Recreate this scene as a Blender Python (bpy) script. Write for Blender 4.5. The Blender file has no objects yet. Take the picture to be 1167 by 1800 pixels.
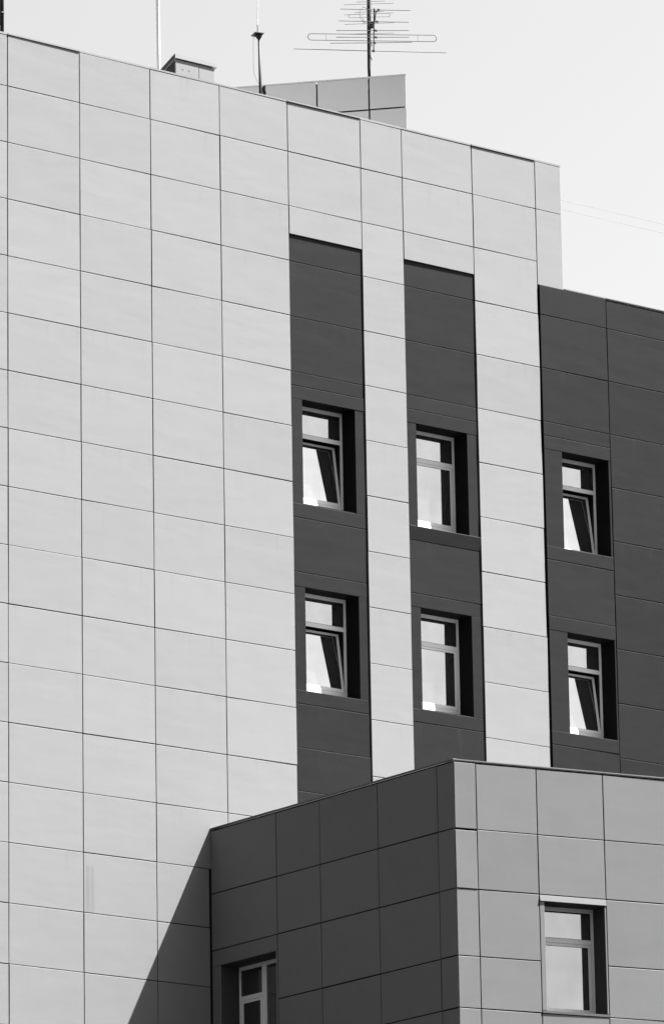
import bpy, math, random
from mathutils import Matrix, Vector, Euler

random.seed(7)
sc = bpy.context.scene
Z0 = 32.3                      # height of the facade datum above the ground

# ------------------------------------------------------------------ camera
cd = bpy.data.cameras.new('camera')
cam = bpy.data.objects.new('camera', cd)
sc.collection.objects.link(cam)
R = Matrix(((0.78849, -0.61481, -0.01692), (-0.14521, -0.21281, 0.96624), (0.59766, 0.75942, 0.25707)))
r_, u_, f_ = R[0].normalized(), R[1].normalized(), R[2].normalized()
M = Matrix((r_, u_, -f_)).transposed().to_4x4()
M.translation = Vector((-49.6421, -71.7138, -30.6934 + Z0))
cam.matrix_world = M
cd.sensor_fit = 'VERTICAL'
cd.sensor_height = 24.0
cd.sensor_width = 24.0
cd.lens = 9586.0 / 1800.0 * 24.0
cd.clip_start = 0.5
cd.clip_end = 20000
sc.camera = cam

# ------------------------------------------------------------------ sky, sun, exposure
SUN = Vector((1.58, -1.0, 3.2)).normalized()       # towards the sun
world = bpy.data.worlds.new("World")
sc.world = world
world.use_nodes = True
nt = world.node_tree
bg = nt.nodes['Background']
sky = nt.nodes.new('ShaderNodeTexSky')
sky.sky_type = 'NISHITA'
sky.sun_disc = False
sky.sun_elevation = math.asin(SUN.z)
sky.sun_rotation = math.atan2(SUN.x, SUN.y)
sky.air_density = 0.8
sky.dust_density = 3.5
sky.altitude = 0
sep = nt.nodes.new('ShaderNodeSeparateColor')      # the photograph is black and white through a red filter
nt.links.new(sky.outputs[0], sep.inputs[0])
nt.links.new(sep.outputs[0], bg.inputs[0])
bg.inputs[1].default_value = 0.05
sl = bpy.data.lights.new('sun', 'SUN')
sl.energy = 5.0
sl.angle = math.radians(0.5)
sl.color = (1, 1, 1)
sun = bpy.data.objects.new('sun', sl)
sc.collection.objects.link(sun)
sun.rotation_euler = (-SUN).to_track_quat('-Z', 'Y').to_euler()
sun.location = (0, 0, 90)
vs = sc.view_settings
vs.view_transform = 'Standard'
vs.look = 'None'
vs.gamma = 1
vs.use_curve_mapping = False
vs.exposure = 3.24
sc.render.film_transparent = False
sc.cycles.max_bounces = 8

# ------------------------------------------------------------------ materials
def mat(name, val, rough=0.5, spec=0.2, metal=0.0, var=0.0, grain=0.0, streak=0.0, wave=0.0, extra=None, hband=0.0):
    m = bpy.data.materials.new(name)
    m.use_nodes = True
    t = m.node_tree
    b = t.nodes['Principled BSDF']
    b.inputs['Roughness'].default_value = rough
    b.inputs['Specular IOR Level'].default_value = spec
    b.inputs['Metallic'].default_value = metal
    b.inputs['Base Color'].default_value = (val, val, val, 1)
    if not (var or grain or streak or wave or extra):
        return m
    N, Lk = t.nodes.new, t.links.new
    def math_(op, a, c, clamp=False):
        n = N('ShaderNodeMath'); n.operation = op; n.use_clamp = clamp
        for i, v in enumerate((a, c)):
            if hasattr(v, 'links'): Lk(v, n.inputs[i])
            else: n.inputs[i].default_value = v
        return n.outputs[0]
    tc = N('ShaderNodeTexCoord')
    oi = N('ShaderNodeObjectInfo')
    off = N('ShaderNodeVectorMath'); off.operation = 'ADD'
    sc_ = N('ShaderNodeVectorMath'); sc_.operation = 'SCALE'
    cx = N('ShaderNodeCombineXYZ')
    for i in range(3): Lk(oi.outputs['Random'], cx.inputs[i])
    Lk(cx.outputs[0], sc_.inputs[0]); sc_.inputs['Scale'].default_value = 37.0
    Lk(tc.outputs['Object'], off.inputs[0]); Lk(sc_.outputs[0], off.inputs[1])
    col = 1.0
    # panel to panel batch difference
    col = math_('ADD', math_('MULTIPLY', math_('SUBTRACT', oi.outputs['Random'], 0.5), 2 * var), 1.0)
    def noise(scale, stretch=(1, 1, 1), detail=3.0):
        mp = N('ShaderNodeMapping'); mp.inputs['Scale'].default_value = stretch
        Lk(off.outputs[0], mp.inputs[0])
        n = N('ShaderNodeTexNoise'); n.inputs['Scale'].default_value = scale; n.inputs['Detail'].default_value = detail
        Lk(mp.outputs[0], n.inputs['Vector'])
        return n.outputs['Fac']
    if grain:
        g = math_('MULTIPLY', math_('SUBTRACT', noise(2.2), 0.5), grain)
        col = math_('ADD', col, g)
        g = math_('MULTIPLY', math_('SUBTRACT', noise(60, detail=1.0), 0.5), grain * 0.5)
        col = math_('ADD', col, g)
    if streak:
        s = noise(9.0, (1, 1, 0.05), 4.0)
        mr = N('ShaderNodeMapRange'); mr.interpolation_type = 'SMOOTHSTEP'
        mr.inputs['From Min'].default_value = 0.56; mr.inputs['From Max'].default_value = 0.74
        Lk(s, mr.inputs['Value'])
        sx = N('ShaderNodeSeparateXYZ'); Lk(tc.outputs['Generated'], sx.inputs[0])
        fade = math_('POWER', sx.outputs['Z'], 2.5)
        col = math_('SUBTRACT', col, math_('MULTIPLY', math_('MULTIPLY', mr.outputs[0], fade), streak))
    if hband:
        col = math_('ADD', col, math_('MULTIPLY', math_('SUBTRACT', noise(16.0, (0.06, 1, 1), 3.0), 0.5), hband))
    if extra:
        col = extra(N, Lk, math_, tc, col)
    fin = math_('MULTIPLY', col, val)
    Lk(fin, b.inputs['Base Color'])
    if wave:
        bp = N('ShaderNodeBump'); bp.inputs['Strength'].default_value = 1.0; bp.inputs['Distance'].default_value = wave
        Lk(noise(1.1, (1, 1, 2.6), 2.0), bp.inputs['Height'])
        Lk(bp.outputs[0], b.inputs['Normal'])
    return m

def stain(N, Lk, math_, tc, col):
    """two water-washed bands running down the panel's left side"""
    sx = N('ShaderNodeSeparateXYZ'); Lk(tc.outputs['Object'], sx.inputs[0])
    x, z = sx.outputs['X'], sx.outputs['Z']
    def band(v, a, b, s):
        m1 = N('ShaderNodeMapRange'); m1.interpolation_type = 'SMOOTHSTEP'
        m1.inputs['From Min'].default_value = a - s; m1.inputs['From Max'].default_value = a + s; Lk(v, m1.inputs['Value'])
        m2 = N('ShaderNodeMapRange'); m2.interpolation_type = 'SMOOTHSTEP'
        m2.inputs['From Min'].default_value = b - s; m2.inputs['From Max'].default_value = b + s; Lk(v, m2.inputs['Value'])
        return math_('SUBTRACT', m1.outputs[0], m2.outputs[0], True)
    a = math_('MULTIPLY', band(x, -0.70, -0.628, 0.014), 0.11)
    a = math_('ADD', a, math_('MULTIPLY', band(x, -0.595, -0.545, 0.016), 0.10))
    a = math_('ADD', a, math_('MULTIPLY', band(x, -0.71, -0.52, 0.012), 0.05))
    a = math_('MULTIPLY', a, band(z, -0.56, 0.285, 0.03))
    return math_('SUBTRACT', col, a)

M_LIGHT = mat('light_grey_cladding', 0.109, 0.5, 0.08, var=0.03, grain=0.07, streak=0.07, wave=0.004)
M_STAIN = mat('light_grey_cladding_stained', 0.109, 0.5, 0.08, grain=0.07, streak=0.09, wave=0.004, extra=stain)
M_DARK = mat('charcoal_cladding', 0.0061, 0.5, 0.05, hband=0.30, var=0.09, grain=0.26, streak=-0.40, wave=0.006)
M_ANNEX = mat('mid_grey_cladding', 0.092, 0.5, 0.06, hband=0.05, var=0.04, grain=0.12, streak=0.05, wave=0.002)
M_ATRIM = mat('annex_trim_metal', 0.089, 0.5, 0.15, grain=0.05)
M_PENT = mat('white_cladding', 0.265, 0.6, 0.15, var=0.02, grain=0.08)
M_COPE = mat('pale_metal_coping', 0.090, 0.5, 0.2, var=0.1, grain=0.1)
M_DCOPE = mat('charcoal_coping', 0.05, 0.5, 0.2, var=0.1, grain=0.1)
M_CORE = mat('black_wind_membrane', 0.012, 0.9, 0.05)
M_AROOF = mat('grey_roof_membrane', 0.10, 0.9, 0.05, grain=0.15)
M_ROOF = mat('pale_roof_membrane', 0.30, 0.9, 0.05, grain=0.15)
M_FRAME = mat('white_pvc_frame', 0.46, 0.45, 0.1, grain=0.12)
M_GASKET = mat('black_rubber', 0.012, 0.7, 0.1)
M_REVEAL = mat('black_reveal_metal', 0.006, 0.6, 0.04)
M_AREVEAL = mat('shade_darkened_reveal_metal', 0.035, 0.6, 0.05)  # annex reveal colour darkened to deepen the shade inside the openings
M_ROOM = mat('dark_room', 0.015, 0.9, 0.05)
M_BLACK = mat('black_steel', 0.006, 0.6, 0.15, grain=0.2)
M_WHITE = mat('white_painted_steel', 0.30, 0.4, 0.3)
M_CAP = mat('pale_cap_metal', 0.125, 0.5, 0.1)
M_WIRE = mat('aluminium_tube', 0.05, 0.5, 0.2)
M_CABLE = mat('weathered_cable', 0.09, 0.7, 0.1)
M_GROUND = mat('asphalt', 0.015, 0.9, 0.1, grain=0.3)

def glass_mat():
    m = bpy.data.materials.new('coated_window_glass')
    m.use_nodes = True
    t = m.node_tree
    for n in list(t.nodes):
        if n.type != 'OUTPUT_MATERIAL': t.nodes.remove(n)
    out = [n for n in t.nodes if n.type == 'OUTPUT_MATERIAL'][0]
    gl = t.nodes.new('ShaderNodeBsdfGlossy'); gl.inputs['Roughness'].default_value = 0.0
    gl.inputs['Color'].default_value = (1, 1, 1, 1)
    tr = t.nodes.new('ShaderNodeBsdfTransparent'); tr.inputs['Color'].default_value = (0.25, 0.25, 0.25, 1)
    di = t.nodes.new('ShaderNodeBsdfDiffuse'); di.inputs['Color'].default_value = (0.5, 0.5, 0.5, 1)
    mx0 = t.nodes.new('ShaderNodeMixShader'); mx0.inputs[0].default_value = 0.04      # a film of dust
    mx = t.nodes.new('ShaderNodeMixShader')
    # sky reflection, a little uneven where the pane is dusty
    tc = t.nodes.new('ShaderNodeTexCoord')
    ns = t.nodes.new('ShaderNodeTexNoise'); ns.inputs['Scale'].default_value = 2.2; ns.inputs['Detail'].default_value = 5
    mr = t.nodes.new('ShaderNodeMapRange'); mr.inputs['To Min'].default_value = 0.235; mr.inputs['To Max'].default_value = 0.345
    t.links.new(tc.outputs['Object'], ns.inputs['Vector'])
    t.links.new(ns.outputs['Fac'], mr.inputs['Value'])
    t.links.new(tr.outputs[0], mx0.inputs[1]); t.links.new(di.outputs[0], mx0.inputs[2])
    t.links.new(mr.outputs[0], mx.inputs[0])
    t.links.new(mx0.outputs[0], mx.inputs[1]); t.links.new(gl.outputs[0], mx.inputs[2])
    t.links.new(mx.outputs[0], out.inputs['Surface'])
    return m
M_GLASS = glass_mat()

# ------------------------------------------------------------------ helpers
def link(name, me, parent, mw):
    o = bpy.data.objects.new(name, me)
    sc.collection.objects.link(o)
    if parent is not None:
        o.parent = parent
        o.matrix_parent_inverse = Matrix.Identity(4)
        o.matrix_local = WORLD[parent.name].inverted() @ mw
    else:
        o.matrix_local = mw
    WORLD[o.name] = mw.copy()
    return o
WORLD = {}

def root(name, loc, label, cat, group=None):
    o = bpy.data.objects.new(name, None)
    sc.collection.objects.link(o)
    o.empty_display_size = 0.5
    o.location = loc
    WORLD[o.name] = Matrix.Translation(loc)
    tag(o, label, cat, group)
    return o

def tag(o, label, cat, group=None):
    o['label'] = label
    o['category'] = cat
    if group: o['group'] = group

class MB:
    def __init__(s): s.v, s.f = [], []
    def box(s, x0, x1, y0, y1, z0, z1):
        n = len(s.v)
        s.v += [(x, y, z) for z in (z0, z1) for y in (y0, y1) for x in (x0, x1)]
        s.f += [tuple(n + i for i in q) for q in ((0, 2, 3, 1), (4, 5, 7, 6), (0, 1, 5, 4), (2, 6, 7, 3), (0, 4, 6, 2), (1, 3, 7, 5))]
        return s
    def prism(s, poly, z0, z1):
        """poly counter-clockwise seen from above"""
        n, k = len(s.v), len(poly)
        s.v += [(x, y, z0) for x, y in poly] + [(x, y, z1) for x, y in poly]
        s.f.append(tuple(n + i for i in reversed(range(k))))
        s.f.append(tuple(n + k + i for i in range(k)))
        for i in range(k):
            j = (i + 1) % k
            s.f.append((n + i, n + j, n + k + j, n + k + i))
        return s
    def tube(s, pts, r, seg=8, cap=True):
        pts = [Vector(p) for p in pts]
        rings = []
        for i, p in enumerate(pts):
            d = (pts[min(i + 1, len(pts) - 1)] - pts[max(i - 1, 0)]).normalized()
            a = d.orthogonal().normalized() if i == 0 else (prev - d * prev.dot(d)).normalized()
            prev = a
            b = d.cross(a)
            rr = r[i] if isinstance(r, (list, tuple)) else r
            n = len(s.v)
            s.v += [tuple(p + rr * (math.cos(2 * math.pi * k / seg) * a + math.sin(2 * math.pi * k / seg) * b)) for k in range(seg)]
            rings.append(n)
        for n0, n1 in zip(rings, rings[1:]):
            for k in range(seg):
                j = (k + 1) % seg
                s.f.append((n0 + k, n0 + j, n1 + j, n1 + k))
        if cap:
            s.f.append(tuple(rings[0] + k for k in reversed(range(seg))))
            s.f.append(tuple(rings[-1] + k for k in range(seg)))
        return s
    def mesh(s, name, m, smooth=False):
        me = bpy.data.meshes.new(name)
        me.from_pydata(s.v, [], s.f)
        me.materials.append(m)
        if smooth:
            for p in me.polygons: p.use_smooth = len(p.vertices) == 4
        me.update()
        return me
    def build(s, name, m, parent=None, mw=None, smooth=False):
        return link(name, s.mesh(name, m, smooth), parent, mw if mw is not None else Matrix.Identity(4))

def frame(origin, dx):
    """plane frame: x along the wall, y into the wall, z up"""
    dx = Vector((dx[0], dx[1], 0)).normalized()
    dy = Vector((-dx.y, dx.x, 0))
    m = Matrix((dx, dy, Vector((0, 0, 1)))).transposed().to_4x4()
    m.translation = Vector((origin[0], origin[1], Z0))
    return m

_cache = {}
def panel_mesh(w, h, t, m, c=0.004):
    key = (round(w, 3), round(h, 3), t, m.name, c)
    if key not in _cache:
        v, f = [], []
        for (ix, iy, iz) in ((c, 0, c), (0, c, 0), (0, t, 0)):
            v += [(-w/2 + ix, iy, -h/2 + iz), (w/2 - ix, iy, -h/2 + iz), (w/2 - ix, iy, h/2 - iz), (-w/2 + ix, iy, h/2 - iz)]
        f.append((0, 1, 2, 3))
        for a in (0, 4):
            for k in range(4):
                j = (k + 1) % 4
                f.append((a + k, a + 4 + k, a + 4 + j, a + j))
        f.append((11, 10, 9, 8))
        me = bpy.data.meshes.new('wall_panel')
        me.from_pydata(v, [], f)
        me.materials.append(m)
        me.update()
        _cache[key] = me
    return _cache[key]

GAP = 0.013
def panel(rt, F, x0, x1, z0, z1, y, m, name='wall_panel', gap=GAP, t=0.02, tilt=0.16, rx=None, c=0.004):
    """one cladding cassette between joint lines x0..x1, z0..z1 with its face at depth y"""
    g = gap / 2
    w, h = x1 - x0 - gap, z1 - z0 - gap
    me = panel_mesh(w, h, t, m, c)
    a = math.radians(random.gauss(0, tilt)) if rx is None else rx
    b = math.radians(random.gauss(0, tilt * 0.8))
    rot = Euler((max(-.006, min(.006, a)) if rx is None else a, 0, max(-.005, min(.005, b))))
    loc = Matrix.Translation(((x0 + x1) / 2 + random.uniform(-.0024, .0024), y + random.uniform(-.0012, .0012), (z0 + z1) / 2 + random.uniform(-.0024, .0024)))
    return link(name, me, rt, F @ loc @ rot.to_matrix().to_4x4())

def core_sheet(mb, F, x0, x1, z0, z1, y, holes, base):
    """backing sheet with openings; appended in coordinates relative to base"""
    xs = sorted({x0, x1, *[v for h in holes for v in h[:2]]})
    zs = sorted({z0, z1, *[v for h in holes for v in h[2:]]})
    T = base.inverted() @ F
    for i in range(len(xs) - 1):
        for j in range(len(zs) - 1):
            cx, cz = (xs[i] + xs[i+1]) / 2, (zs[j] + zs[j+1]) / 2
            if any(h[0] < cx < h[1] and h[2] < cz < h[3] for h in holes): continue
            n = len(mb.v)
            mb.v += [tuple(T @ Vector(p)) for p in ((xs[i], y, zs[j]), (xs[i+1], y, zs[j]), (xs[i+1], y, zs[j+1]), (xs[i], y, zs[j+1]))]
            mb.f.append((n, n+1, n+2, n+3))

def window(rt, F, x0, x1, zb, zt, yc, depth, reveal_m, lights, tilt=0.0, bw=0.05, sr_=0.052):
    """an opening x0..x1, zb..zt in a wall whose face is at yc; the frame stands depth behind it.
    lights: list of (xa, xb, has_transom)"""
    yf = yc + depth
    T = F @ Matrix.Translation((x0, yf, zb))
    W, H = x1 - x0, zt - zb
    # reveal lining: four metal cheeks
    mb = MB(); e = 0.012; a, b = -depth + 0.0205, 0.075
    mb.box(-e, 0, a, b, -e, H + e).box(W, W + e, a, b, -e, H + e).box(0, W, a, b, H, H + e).box(0, W, a, b, -e, 0)
    mb.build('window_reveal', reveal_m, rt, T)
    # outer frame
    jw, hw, fd = 0.05, 0.066, 0.07
    t0, t1 = H - 0.575, H - 0.50                  # transom
    mb, mc = MB(), MB()
    ft = 0.016                                    # pale outer face; the rebate behind it is dark
    def bar(xa, xb, ya, za, zb_):
        mb.box(xa, xb, ya, ft, za, zb_); mc.box(xa + .0004, xb - .0004, ft + .0005, fd, za + .0004, zb_ - .0004)
    bar(0, jw, 0, 0, H); bar(W - jw, W, 0, 0, H); bar(jw, W - jw, 0.001, H - hw, H); bar(jw, W - jw, 0.001, 0, bw)
    inner = []
    for k, (xa, xb, tr) in enumerate(lights):
        l = jw if xa <= 0.001 else xa
        r = W - jw if xb >= W - 0.001 else xb
        if k: bar(lights[k-1][1], xa, 0.001, bw, H - hw)               # mullion
        if tr: bar(l, r, 0.002, t0, t1)
        inner.append((l, r, tr))
    wf = mb.build('window', M_FRAME, rt, T)
    mc.build('frame_rebate', M_GASKET, wf, T)
    # dark room behind
    mb = MB(); n = 0
    x_a, x_b, y_a, y_b = -e, W + e, 0.076, 0.9
    mb.v += [(x_a, y_a, -e), (x_b, y_a, -e), (x_b, y_a, H + e), (x_a, y_a, H + e), (x_a, y_b, -e), (x_b, y_b, -e), (x_b, y_b, H + e), (x_a, y_b, H + e)]
    mb.f += [(4, 5, 6, 7), (0, 4, 7, 3), (1, 2, 6, 5), (3, 7, 6, 2), (0, 1, 5, 4)]
    mb.build('room_lining', M_ROOM, wf, T)
    def pane(l, r, b, t, y, parent, TT):
        g = MB().box(l - .006, r + .006, y, y + .024, b - .006, t + .006)
        g.build('glass_pane', M_GLASS, parent, TT)
    for l, r, tr in inner:
        top = H - hw
        # upper fixed light with a slim bead
        if tr:
            bd = 0.008
            MB().box(l, l+bd, .010, .034, t1, top).box(r-bd, r, .010, .034, t1, top).box(l+bd, r-bd, .010, .034, top-bd, top).box(l+bd, r-bd, .010, .034, t1, t1+bd).build('glazing_bead', M_GASKET, wf, T)
            pane(l + bd, r - bd, t1 + bd, top - bd, .018, wf, T)
            # opening sash below
            g = 0.005
            sl_, sr, sb, st = l + g, r - g, bw + g, t0 - g
            sw = 0.052
            w, h = sr - sl_, st - sb
            P = T @ Matrix.Translation((sl_, 0.004, sb)) @ Euler((-math.radians(tilt), 0, 0)).to_matrix().to_4x4()
            mb, mc, k_ = MB(), MB(), 0.004
            for q in ((0, sw, 0, h), (w - sw, w, 0, h), (sw, w - sw, 0, sr_), (sw, w - sw, h - .042, h)):
                mb.box(q[0], q[1], 0 if q[0] == 0 or q[1] == w else .0008, .016, q[2], q[3])
                mc.box(q[0] + .001, q[1] - .001, .0165, .06, q[2] + .001, q[3] - .001)
            mb.build('sash', M_FRAME, wf, P)
            mc.box(sw, sw + k_, .006, .016, sr_, h - .042).box(w - sw - k_, w - sw, .006, .016, sr_, h - .042).box(sw + k_, w - sw - k_, .006, .016, h - .042 - k_, h - .042)
            mc.build('gasket', M_GASKET, wf, P)
            pane(sw, w - sw, sr_, h - .042, .012, wf, P)
        else:
            pane(l, r, bw, top, .020, wf, T)
    # drain cap on the bottom rail
    MB().box(W * .80, W * .80 + .02, -.004, .0, .02, .032).build('drain_cap', M_GASKET, wf, T)
    return wf

def trim(rt, F, x0, x1, z0, z1, y, m, t=0.02, rx=0.0, gap=0.003, name='window_trim'):
    return panel(rt, F, x0, x1, z0, z1, y, m, name=name, gap=gap, t=t, rx=rx)

# ------------------------------------------------------------------ ground
me = MB(); me.v = [(-6000, -6000, 0), (6000, -6000, 0), (6000, 6000, 0), (-6000, 6000, 0)]; me.f = [(0, 1, 2, 3)]
g = me.build('ground', M_GROUND); g['kind'] = 'structure'

# ------------------------------------------------------------------ tall light-grey building
FM = frame((0, 0), (1, 0))
tower = root('office_building', (4, 0, 0), 'tall light grey panel-clad building with two recessed charcoal window bays', 'building')
BASE = WORLD['office_building']
E_, F_, G_, H_, I_ = 5.955, 7.577, 8.515, 10.130, 11.612
JR = 12.2236
BAY = 0.024
OPEN = [  # x0,x1,zb,zt, tilted
    (6.203, 7.360, -6.342, -4.472, 7.9), (6.203, 7.368, -9.662, -7.832, 7.9),
    (8.735, 9.886, -6.375, -4.504, 0.0), (8.748, 9.889, -9.655, -7.839, 0.0)]
holes = [(a - .02, b + .02, c - .02, d + .02) for a, b, c, d, _ in OPEN]
mb = MB()
core_sheet(mb, FM, -4.47, JR - .03, -Z0, 0.90, 0.052, holes + [(11.66, JR, -Z0 - 1, -1.45)], BASE)
T = BASE.inverted() @ FM
n = len(mb.v)
c8 = [(-4.47, .052), (JR - .03, .052), (JR - .03, 13), (-4.47, 13)]
mb.v += [tuple(T @ Vector((x, y, z))) for z in (-Z0, 0.9) for x, y in c8]
for i, j in ((2, 3), (3, 0)):
    mb.f.append((n + i, n + j, n + 4 + j, n + 4 + i))
n = len(mb.v)
mb.v += [tuple(T @ Vector(p)) for p in ((JR - .03, .052, -1.45), (JR - .03, 13, -1.45), (JR - .03, 13, .9), (JR - .03, .052, .9))]
mb.f.append((n, n + 1, n + 2, n + 3))
mb.build('backing_wall', M_CORE, tower, BASE)
MB().box(-4.3, JR - .1, .25, 12.9, .20, .40).build('roof', M_ROOF, tower, FM)
# inner face of the parapet
MB().box(-4.3, JR - .1, .20, .249, .20, .90).build('parapet_upstand', M_COPE, tower, FM)

def row_bounds(zs):
    return list(zip(zs[1:], zs[:-1]))
ROWS = [0.915] + [-float(i) for i in range(0, 20)]
def rows(top, bottom):
    return [(b, t) for b, t in row_bounds(ROWS) if b >= bottom - 1e-6 and t <= top + 1e-6]
full_cols = [(-4.4634, -2.9756), (-2.9756, -1.4878), (-1.4878, 0), (0, 1.4878), (1.4878, 2.9755)]
for x0, x1 in full_cols:
    for b, t in rows(.915, -19):
        m = M_STAIN if (x0 == 1.4878 and t == -13) else M_LIGHT
        panel(tower, FM, x0, x1, b, t, 0, m)
for b, t in rows(.915, -19):                       # column that meets the annex
    if t > -12.5: panel(tower, FM, 2.9755, 4.465, b, t, 0, M_LIGHT)
    else: panel(tower, FM, 2.9755, 4.062, b, t, 0, M_LIGHT)
for b, t in rows(.915, -13): panel(tower, FM, 4.465, E_, b, t, 0, M_LIGHT)
for x0, x1 in ((E_, F_), (G_, H_)):
    for b, t in rows(.915, -1): panel(tower, FM, x0, x1, b, t, 0, M_LIGHT)
    panel(tower, FM, x0, x1, -1.515, -1, 0, M_LIGHT)
for b, t in rows(.915, -13): panel(tower, FM, F_, G_, b, t, 0, M_LIGHT)
for b, t in rows(.915, -13): panel(tower, FM, H_, I_, b, t, 0, M_LIGHT)
panel(tower, FM, I_, JR, 0, .915, 0, M_LIGHT)
panel(tower, FM, I_, JR, -1.438, 0, 0, M_LIGHT)
# edge return of the cladding at the right-hand end
MB().box(JR - .028, JR - .008, .021, 13, -1.43, .91).build('end_cladding', M_LIGHT, tower, FM)
# coping, in lengths that do not sit quite alike
for i, (x0, x1) in enumerate([(-4.46, -2.98), (-2.98, -1.49), (-1.49, .006), (.006, 1.49), (1.49, 2.98), (2.98, 4.46), (4.46, E_), (E_, F_), (F_, G_), (G_, H_), (H_, I_), (I_, JR + .01)]):
    dark = i in (3, 7, 10)
    ov = .016 if dark else .004
    lo = .922 if dark else .916
    MB().box(x0 + .001, x1 - .001, -ov, .28, lo + random.uniform(-.002, .002), .948 + random.uniform(-.003, .003)).build('coping', M_COPE, tower, FM)

# recessed bays
bay_rows = [
    (E_ + .006, F_ + .002, [-1.515, -2.0, -3.0, -4.0, -4.246], (-4.246, -4.481), (-6.365, -6.617), [-6.617, -7.583], (-7.583, -7.840), (-9.672, -9.909), [-9.909, -10.676, -11.436, -12.6]),
    (G_ + .006, H_ + .000, [-1.515, -2.0, -3.0, -3.993, -4.255], (-4.255, -4.506), (-6.384, -6.640), [-6.640, -7.602], (-7.602, -7.843), (-9.672, -9.908), [-9.908, -11.43, -12.6])]
for k, (x0, x1, up, h1, s1, mid, h2, s2, low) in enumerate(bay_rows):
    for zs in (up, mid, low):
        for b, t in row_bounds(zs):
            panel(tower, FM, x0 - .006, x1 + .006, b, t, BAY, M_DARK, gap=.010)
    for (h, s, o) in ((h1, s1, OPEN[2*k]), (h2, s2, OPEN[2*k+1])):
        yy = BAY - .002
        trim(tower, FM, x0, x1, h[1], h[0] - .004, yy, M_DARK)
        if k == 1 and s is s1:      # this sill leans out at its top edge
            trim(tower, FM, x0, x1, s[1] + .004, s[0], yy - .014, M_DARK, rx=math.radians(6))
        else:
            trim(tower, FM, x0, x1, s[1] + .004, s[0], yy, M_DARK)
        trim(tower, FM, x0, o[0], s[0], h[1], yy + .003, M_DARK)
        trim(tower, FM, o[1], x1, s[0], h[1], yy + .003, M_DARK)
        MB().box(o[0], o[1], yy + .002, yy + .02, o[3], h[1] - .001).build('window_trim', M_DARK, tower, FM) if h[1] - o[3] > .004 else None
for a, b, c, d, tl in OPEN:
    window(tower, FM, a, b, c, d, BAY, .365, M_REVEAL, [(0, b - a, True)], tilt=tl, bw=.165, sr_=.062)

# ------------------------------------------------------------------ charcoal wing on the right
wing = root('office_wing', (15, 0, 0), 'lower charcoal panel-clad wing joining the right edge of the tall light building', 'building')
BW_ = WORLD['office_wing']
WY = -.027
WOP = [(12.052, 13.150, -6.303, -4.501), (12.062, 13.163, -9.686, -7.845)]
wh = [(a - .02, b + .02, c - .02, d + .02) for a, b, c, d in WOP]
mb = MB()
core_sheet(mb, FM, 11.645, 24, -Z0, -1.44, .026, wh, BW_)
T = BW_.inverted() @ FM
n = len(mb.v)
c8 = [(JR + .02, .03), (24, .03), (24, 12), (JR + .02, 12)]
mb.v += [tuple(T @ Vector((x, y, z))) for z in (-Z0, -1.44) for x, y in c8]
for i, j in ((1, 2), (2, 3)):
    mb.f.append((n + i, n + j, n + 4 + j, n + 4 + i))
mb.build('backing_wall', M_CORE, wing, BW_)
MB().box(JR + .03, 23.9, .2, 11.9, -1.9, -1.75).build('roof', M_ROOF, wing, FM)
WX = [11.632, 13.207, 14.70, 16.19, 17.68]
for i in range(1, 4):
    zs = [-1.437] + [-float(k) for k in range(2, 20)]
    for b, t in row_bounds(zs): panel(wing, FM, WX[i], WX[i+1], b, t, WY, M_DARK, gap=.014)
for zs in ([-1.437, -2, -3, -4, -4.262], [-6.558, -7.592], [-9.940, -11, -12, -13, -14]):
    for b, t in row_bounds(zs): panel(wing, FM, WX[0] - .006, WX[1], b, t, WY, M_DARK, gap=.012)
for o, h, s in ((WOP[0], (-4.262, -4.508), (-6.310, -6.558)), (WOP[1], (-7.592, -7.852), (-9.693, -9.940))):
    x0, x1 = WX[0], WX[1] - .006
    trim(wing, FM, x0, x1, h[1], h[0] - .004, WY - .002, M_DARK)
    trim(wing, FM, x0, x1, s[1] + .004, s[0], WY - .002, M_DARK)
    trim(wing, FM, x0, o[0], s[0], h[1], WY + .001, M_DARK)
    trim(wing, FM, o[1], x1, s[0], h[1], WY + .001, M_DARK)
for (a, b, c, d), bw_ in zip(WOP, (.075, .165)):
    window(wing, FM, a, b, c, d, WY, .375, M_REVEAL, [(0, b - a, True)], tilt=7.9, bw=bw_)
# left-hand return of the wing's cladding, a plain folded edge
MB().box(WX[0] - .002, WX[0] + .010, WY + .021, .0495, -12.9, -1.45).build('edge_return', M_DARK, wing, FM)
for i, (x0, x1) in enumerate([(JR + .012, 13.207), (13.207, 14.70), (14.70, 16.19), (16.19, 17.68), (17.68, 24)]):
    MB().box(x0 + .002, x1 - .002, WY - (.003 if i == 0 else .014), .24, -1.432, -1.412 + (0 if i == 0 else -.006)).build('coping', M_COPE if i == 0 else M_DCOPE, wing, FM)

# ------------------------------------------------------------------ annex in front
PSI, PHI = 0.0134553, -0.2020733
XS, YC = 4.0880, -6.5359
CX, CY = XS + YC * math.tan(PSI), YC
annex = root('annex_building', (XS + 4, -3.5, 0), 'lower mid grey panel-clad annex with a shaded side and sunlit front corner', 'building')
BA = WORLD['annex_building']
FS = frame((XS, 0), (-math.sin(PSI), -math.cos(PSI)))      # side wall, x runs outward from the tall building
FF = frame((CX, CY), (math.cos(PHI), math.sin(PHI)))       # front wall, x runs right from the corner
AZ = [-12.360, -13.430, -14.392, -15.465, -16.291, -17.36, -18.3]
SX = [0.008, 1.8313, 3.0194, 4.5618, 6.1112, 6.5359]
SOP = (.2324, 1.776, -16.25, -14.668)
FOP = (1.5745, 2.657, -16.250, -14.498)
FX = [0, .3965, 1.4833, 2.6924, 3.89, 5.08, 6.28, 7.48]
mb = MB()
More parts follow.
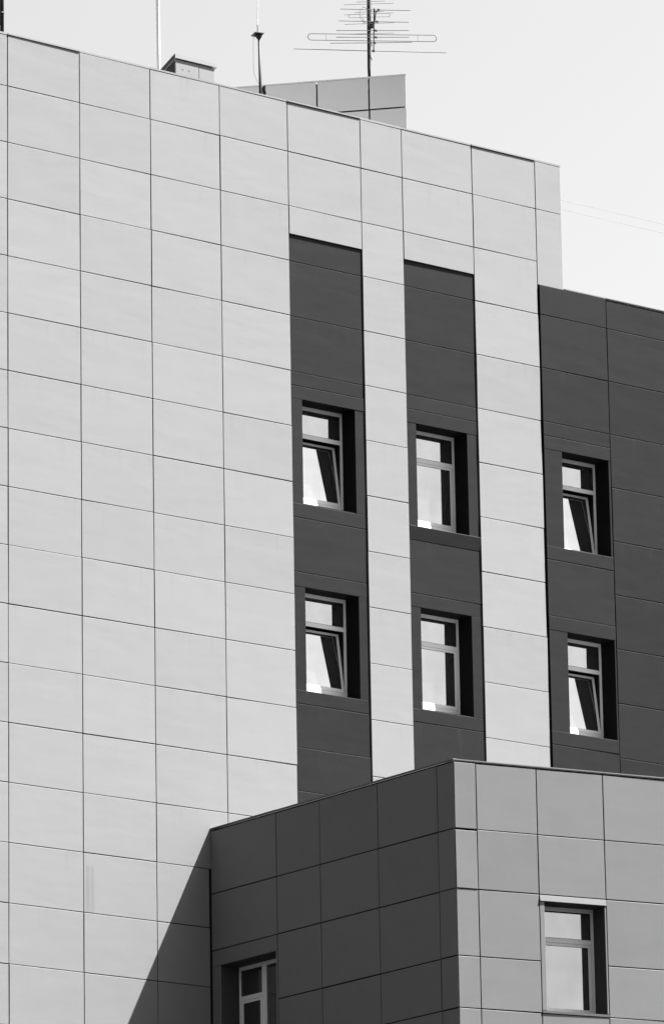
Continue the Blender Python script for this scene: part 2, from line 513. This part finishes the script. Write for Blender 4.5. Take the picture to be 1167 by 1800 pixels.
core_sheet(mb, FS, .012, 6.48, -Z0, -12.335, .045, [(SOP[0] - .02, SOP[1] + .02, SOP[2] - .02, SOP[3] + .02)], BA)
core_sheet(mb, FF, .04, 11, -Z0, -12.335, .045, [(FOP[0] - .02, FOP[1] + .02, FOP[2] - .02, FOP[3] + .02)], BA)
mb.build('backing_wall', M_CORE, annex, BA)
def fpt(F, x, y): 
    p = F @ Vector((x, y, 0)); return (p.x, p.y)
def rel(F, poly): 
    inv = BA.inverted(); return [((inv @ Vector((x, y, 0))).x, (inv @ Vector((x, y, 0))).y) for x, y in poly]
pr = fpt(FF, 11, .06)
poly = [fpt(FS, .05, .10), fpt(FS, 6.40, .10), fpt(FF, .15, .12), fpt(FF, 11, .12), (pr[0], -.06)]
MB().prism(rel(FS, poly), Z0 - 12.75, Z0 - 12.55).build('roof', M_AROOF, annex, BA)
# side wall cladding
for i in range(1, 5):
    for b, t in row_bounds(AZ): panel(annex, FS, SX[i], SX[i+1] - (.004 if i == 4 else 0), b, t, 0, M_ANNEX, tilt=.12, gap=.018)
for b, t in ((AZ[1], AZ[0]), (AZ[2], AZ[1])): panel(annex, FS, SX[0], SX[1], b, t, 0, M_ANNEX, tilt=.12, gap=.018)
trim(annex, FS, SX[0] + .004, SX[1] - .012, -14.660, AZ[2] - .006, 0, M_ANNEX)
trim(annex, FS, SX[0] + .004, SOP[0], -16.27, -14.663, .002, M_ANNEX)
trim(annex, FS, SOP[1], SX[1] - .012, -16.27, -14.663, .002, M_ANNEX)
panel(annex, FS, SX[0], SX[1], -17.36, -16.28, 0, M_ANNEX)
panel(annex, FS, SX[0], SX[1], -18.3, -17.36, 0, M_ANNEX)
window(annex, FS, *SOP, 0.0, .39, M_AREVEAL, [(0, .635, True), (.757, SOP[1] - SOP[0], False)])
# front wall cladding
for i in (0, 1, 3, 4, 5, 6):
    for k, (b, t) in enumerate(row_bounds(AZ)):
        lo = i == 0 and k == 1
        panel(annex, FF, FX[i] + (.004 if i == 0 else 0), FX[i+1], b, t - (.018 if lo else 0), -.004 if lo else 0, M_ANNEX, tilt=.14, gap=.016, rx=math.radians(-.5) if lo else None)
for b, t in ((AZ[1], AZ[0]), (AZ[2], AZ[1]), (-17.36, -16.295), (-18.3, -17.36)): panel(annex, FF, FX[2], FX[3], b, t, 0, M_ANNEX, tilt=.14, gap=.016)
trim(annex, FF, FX[2] + .004, FX[3], -14.4985, AZ[2] - .004, -.012, M_ANNEX, rx=math.radians(-8.5))
trim(annex, FF, FX[2] + .006, FOP[0], -16.245, -14.50, -.003, M_ANNEX)
trim(annex, FF, FOP[1], FX[3] - .006, -16.245, -14.50, -.003, M_ANNEX)
MB().box(FX[2] + .006, FX[3], -.010, .02, -16.288, -16.250).build('window_sill', M_DCOPE, annex, FF)
window(annex, FF, *FOP, 0.0, .375, M_AREVEAL, [(0, FOP[1] - FOP[0], True)], bw=.065)
# coping: lengths along both walls
for x0, x1 in ((-.0, 1.83), (1.83, 3.02), (3.02, 4.56), (4.56, 6.11), (6.11, 6.545)):
    MB().box(x0 + .001 + (.004 if x0 == 0 else 0), x1 - .001, -.010, .30, -12.328, -12.312 + random.uniform(-.002, .003)).build('coping', M_ATRIM, annex, FS)
for x0, x1 in ((.004, 1.49), (1.49, 2.69), (2.69, 3.32), (3.32, 5.08), (5.08, 7.48), (7.48, 11)):
    MB().box(x0 + .001, x1 - .001, -.008, .30, -12.331, -12.314 + random.uniform(-.003, .003)).build('coping', M_ATRIM, annex, FF)

# ------------------------------------------------------------------ rooftop stair house
I4 = Matrix.Identity(4)
PU = (0.6648, -0.7471)
PO = (9.5479, 6.1882)
pent = root('rooftop_stair_house', (10.8, 6.0, Z0 + .40), 'flat grey panelled stair house showing its slanting wall above the roof edge under the aerial', 'roof structure')
FP = frame(PO, PU)
def rp(x, y, o): 
    p = WORLD[o.name].inverted() @ Vector((x, y, 0)); return (p.x, p.y)
a0, a1 = fpt(FP, -1.2, .03), fpt(FP, 3.225, .03)
MB().prism([rp(*a0, pent), rp(*a1, pent), rp(a1[0], 10.5, pent), rp(a0[0], 10.5, pent)], 0.0, 3.24).build('stair_house_wall', M_CORE, pent, WORLD[pent.name])
for x0, x1 in ((-1.2, .54), (.54, 1.5426), (1.5426, 2.54), (2.54, 3.2587)):
    for b, t in ((.45, 1.04), (1.04, 2.04), (2.04, 3.04), (3.04, 3.685)):
        panel(pent, FP, x0, x1, b, t, 0, M_PENT, gap=.030, t=.004, c=.0015)
MB().box(-1.2, 3.2587, -.002, .02, 3.674, 3.70).build('coping', M_PENT, pent, FP)
MB().box(a1[0] + .001, a1[0] + .012, a1[1] + .04, 10.5, Z0 + .45, Z0 + 3.64).build('side_cladding', M_PENT, pent, I4)

# ------------------------------------------------------------------ small roof box
vb = root('roof_vent_box', (4.5, 1.1, Z0 + .40), 'small pale metal-clad vent box with a flat cap at the foot of the white pole', 'vent box')
Wv = WORLD[vb.name]
sk = (.42, 1.20)
def quad(ax, bx, y, o):
    return [rp(ax, y, o), rp(bx, y, o), rp(bx + sk[0], y + sk[1], o), rp(ax + sk[0], y + sk[1], o)]
MB().prism(quad(4.040, 4.874, .705, vb), 0, 1.11).build('vent_body', M_DARK, vb, Wv)
panel(vb, FM, 4.033, 4.542, .42, 1.512, .68, M_LIGHT, name='front_panel', gap=.006)
panel(vb, FM, 4.542, 4.880, .42, 1.512, .68, M_LIGHT, name='front_panel', gap=.006)
MB().prism(quad(4.0085, 4.919, .655, vb), 1.128, 1.205).build('vent_cap', M_CAP, vb, Wv)
MB().prism([rp(x, y, vb) for x, y in ((4.003, .657), (4.0075, .656), (4.0075 + sk[0], .656 + sk[1]), (4.003 + sk[0], .657 + sk[1]))], 1.126, 1.204).build('cap_shade_plate', M_BLACK, vb, Wv)  # added black plate stands in for shade on the cap's left side
for x in (4.187, 4.326):
    MB().box(x - .006, x + .006, .674, .68, 1.347, 1.359).build('rivet', M_BLACK, vb, FM)

# ------------------------------------------------------------------ poles on the roof edge
wp = MB().tube([(0, 0, 0), (-.002, 0, 1.6), (-.008, 0, 3.2), (-.01, 0, 6.0)], .033, 14).build('white_pole', M_WHITE, None, Matrix.Translation((4.432, 1.72, Z0 + .40)), True)
tag(wp, 'slim white painted pole rising from behind the small vent box', 'pole')

bp = root('black_pole', (.174, .42, Z0 + .40), 'thick black steel pole at the far left end of the roof edge', 'pole')
MB().tube([(0, 0, 0), (0, 0, 1.8), (-.003, 0, 3.8)], .039, 12).build('pole_shaft', M_BLACK, bp, WORLD[bp.name], True)
MB().box(-.22, -.02, -.02, .02, .75, .83).build('pole_bracket', M_BLACK, bp, WORLD[bp.name])
for z in (1.05, 1.32):
    MB().tube([(0, 0, z), (0, 0, z + .03)], .044, 12).build('pole_collar', M_BLACK, bp, WORLD[bp.name], True)

ap = root('antenna_post', (5.640, .35, Z0 + .40), 'short black post with a square top plate, thin whip and loose cable', 'antenna')
Wa = WORLD[ap.name]
MB().tube([(.004, 0, 0), (.0, 0, .75), (-.014, 0, 1.76)], [.028, .027, .023], 10).build('post_shaft', M_BLACK, ap, Wa, True)
mb = MB()
pts = [(-.1202, .0972, 1.775), (-.1516, -.0628, 1.795), (.0247, -.0989, 1.80), (.0547, .0771, 1.78)]
n = 0
mb.v += pts + [(x, y, z + .012) for x, y, z in pts]
mb.f += [(3, 2, 1, 0), (4, 5, 6, 7)] + [(i, (i + 1) % 4, 4 + (i + 1) % 4, 4 + i) for i in range(4)]
mb.tube([(-.014, 0, 1.70), (-.03, 0, 1.785)], [.019, .075], 10)
mb.build('top_plate', M_BLACK, ap, Wa)
MB().tube([(-.048, 0, 1.79), (-.048, 0, 1.98)], .007, 8).build('whip_base', M_BLACK, ap, Wa)
MB().tube([(-.045, 0, 1.97), (-.040, 0, 2.2), (-.024, 0, 2.6), (-.015, 0, 3.3)], .0085, 8).build('whip', M_WHITE, ap, Wa)
cab = [(-.150, -.03, 1.78), (-.170, -.03, 1.6), (-.163, -.02, 1.22), (-.150, -.01, 1.08), (-.128, 0, 1.02), (-.08, 0, .93), (-.02, 0, .86)]
MB().tube(cab, .0035, 6).build('loose_cable', M_CABLE, ap, Wa)
mb = MB().box(.025, .05, -.02, .03, .70, .82).box(.085, .102, -.02, .03, .69, .87).box(.02, .10, .0, .03, .69, .71)
mb.tube([(.03, -.03, .83), (.105, -.03, .72)], .008, 6)
mb.build('post_bracket', M_BLACK, ap, Wa)

# ------------------------------------------------------------------ television aerial
tv = root('television_aerial', (11.462, 4.555, Z0 + 3.70), 'large television aerial of many thin rods on a dark mast above the stair house', 'aerial')
Wt = WORLD[tv.name]
def L(x, y, z): return (x - 11.462, y - 4.555, z - 3.70)
MB().tube([L(11.466, 4.552, 3.62), L(11.458, 4.552, 4.0), L(11.465, 4.55, 4.3), L(11.474, 4.546, 4.9), L(11.49, 4.535, 6.2)], [.026, .031, .034, .039, .042], 10).build('mast', M_BLACK, tv, Wt, True)
# coax taped to the mast
cx_ = []
for i in range(40):
    t = i / 39
    z = 4.15 + t * 1.9
    cx_.append(L(11.468 + .012 * t + .038 * math.cos(i * .9) + .01 * math.sin(i * 2.3), 4.55 - .03 + .012 * math.sin(i * .9), z))
MB().tube(cx_, .009, 6).build('coax_cable', M_BLACK, tv, Wt, True)
nv = Vector((.618, .786, 0))
def tubes(name, segs, r, m):
    for a, b in segs:
        MB().tube([L(*a), L(*b)], r, 6).build(name, m, tv, Wt)
# VHF boom points at the camera side; it passes the mast on the right
bo = Vector((11.53, 4.49, 4.35))
p0, p1 = bo + nv * -2.27, bo + nv * .10
MB().tube([L(*p0), L(*p1)], .011, 8).build('boom', M_BLACK, tv, Wt, True)
vhf = [((10.2536, 5.3139), (12.7539, 3.8177)), ((10.5084, 4.3391), (11.6306, 3.5456)), ((10.2807, 4.0475), (11.3943, 3.2597)),
       ((9.9924, 3.6073), (11.1143, 2.9105)), ((9.6255, 3.0849), (10.7406, 2.4009)), ((10.6224, 4.6647), (11.8533, 3.7349))]
for (xa, ya), (xb, yb) in vhf:
    MB().tube([L(xa, ya, 4.352), L((xa+xb)/2, (ya+yb)/2, 4.35), L(xb, yb, 4.352)], .0068, 6).build('element', M_WIRE, tv, Wt)
    m_ = Vector(((xa + xb) / 2 + .05, (ya + yb) / 2 - .04, 4.35))
    MB().box(-.022, .022, -.012, .012, -.022, .016).build('element_clamp', M_BLACK, tv, Wt @ Matrix.Translation(L(*m_)))
def loop(cx, cy, cz, d, half, hh, r, name):
    d = Vector((d[0], d[1], 0)).normalized()
    pts = []
    for k in range(13):
        a = -math.pi / 2 + math.pi * k / 12
        pts.append(Vector((cx, cy, cz)) + d * (half - hh + hh * math.cos(a)) + Vector((0, 0, hh * math.sin(a))))
    for k in range(13):
        a = math.pi / 2 + math.pi * k / 12
        pts.append(Vector((cx, cy, cz)) + d * (-half + hh + hh * math.cos(a)) + Vector((0, 0, hh * math.sin(a))))
    pts.append(pts[0])
    MB().tube([L(*p) for p in pts], r, 6, cap=False).build(name, M_WIRE, tv, Wt)
loop(11.079, 3.964, 4.35, (.838, -.545), 1.215, .064, .0068, 'folded_dipole')
for s in (-.87, .86):
    MB().tube([L(11.079 + .838 * s, 3.964 - .545 * s, 4.29), L(11.079 + .838 * s, 3.964 - .545 * s, 4.41)], .003, 5).build('dipole_spacer', M_WIRE, tv, Wt)
# UHF boom above, almost hidden by the mast
uo = Vector((11.475, 4.545, 4.75))
MB().tube([L(*(uo + nv * -1.75)), L(*(uo + nv * .2))], .010, 8).build('boom', M_BLACK, tv, Wt, True)
uhf = [((11.2233, 4.9678), (11.9499, 4.3842)), ((10.8869, 4.5519), (11.5916, 3.9349)), ((10.561, 4.1448), (11.2502, 3.5202)),
       ((10.6394, 3.9235), (11.0495, 3.5552)), ((10.2166, 3.7183), (10.9239, 3.1109)), ((10.3142, 3.4657), (10.716, 3.1136))]
for (xa, ya), (xb, yb) in uhf:
    MB().tube([L(xa, ya, 4.75), L(xb, yb, 4.75)], .0045, 6).build('element', M_WIRE, tv, Wt)
loop(10.97, 3.90, 4.75, (.76, -.65), .39, .034, .004, 'folded_dipole')
# clamp, junction box and the spare loop of coax
MB().box(-.05, .05, -.05, .05, -.05, .03).build('mast_clamp', M_BLACK, tv, Wt @ Matrix.Translation(L(11.50, 4.53, 4.86)) @ Euler((0, .5, .6)).to_matrix().to_4x4())
MB().box(-.06, .05, -.03, .03, -.02, .03).build('junction_box', M_BLACK, tv, Wt @ Matrix.Translation(L(11.53, 4.48, 4.90)) @ Euler((0, -.4, .7)).to_matrix().to_4x4())
MB().tube([L(11.555, 4.47, 4.93), L(11.575, 4.46, 5.12)], .012, 8).build('boom_strut', M_BLACK, tv, Wt)
MB().box(-.045, .04, -.02, .02, 0, .015).build('strut_foot', M_BLACK, tv, Wt @ Matrix.Translation(L(11.575, 4.46, 5.12)) @ Euler((0, 0, -.6)).to_matrix().to_4x4())
pts = []
for k in range(25):
    a = k / 24
    ang = math.radians(60 + 230 * a)
    pts.append(L(11.40 + .11 * math.cos(ang) - .02 * a, 4.56 + .02, 5.06 + .15 * math.sin(ang)))
pts += [L(11.375, 4.58, 4.86), L(11.36, 4.58, 4.95), L(11.31, 4.58, 5.06)]
MB().tube(pts, .0045, 6).build('coax_loop', M_CABLE, tv, Wt, True)

# ------------------------------------------------------------------ two overhead wires beyond the building
for z, lab in ((5.90, 'upper of two faint overhead wires right of the tall building'), (5.69, 'lower of two faint overhead wires right of the tall building')):
    pts = [(x, 13.0, Z0 + z + .00012 * (x - 24) ** 2 + (.0 if z > 5.8 else -.0)) for x in range(14, 92, 3)]
    o = MB().tube([(x - 14, 0, zz - Z0 - z) for x, y, zz in pts], .0045, 5).build('overhead_wire', M_CABLE, None, Matrix.Translation((14, 13.0, Z0 + z)))
    tag(o, lab, 'wire', 'overhead wires')
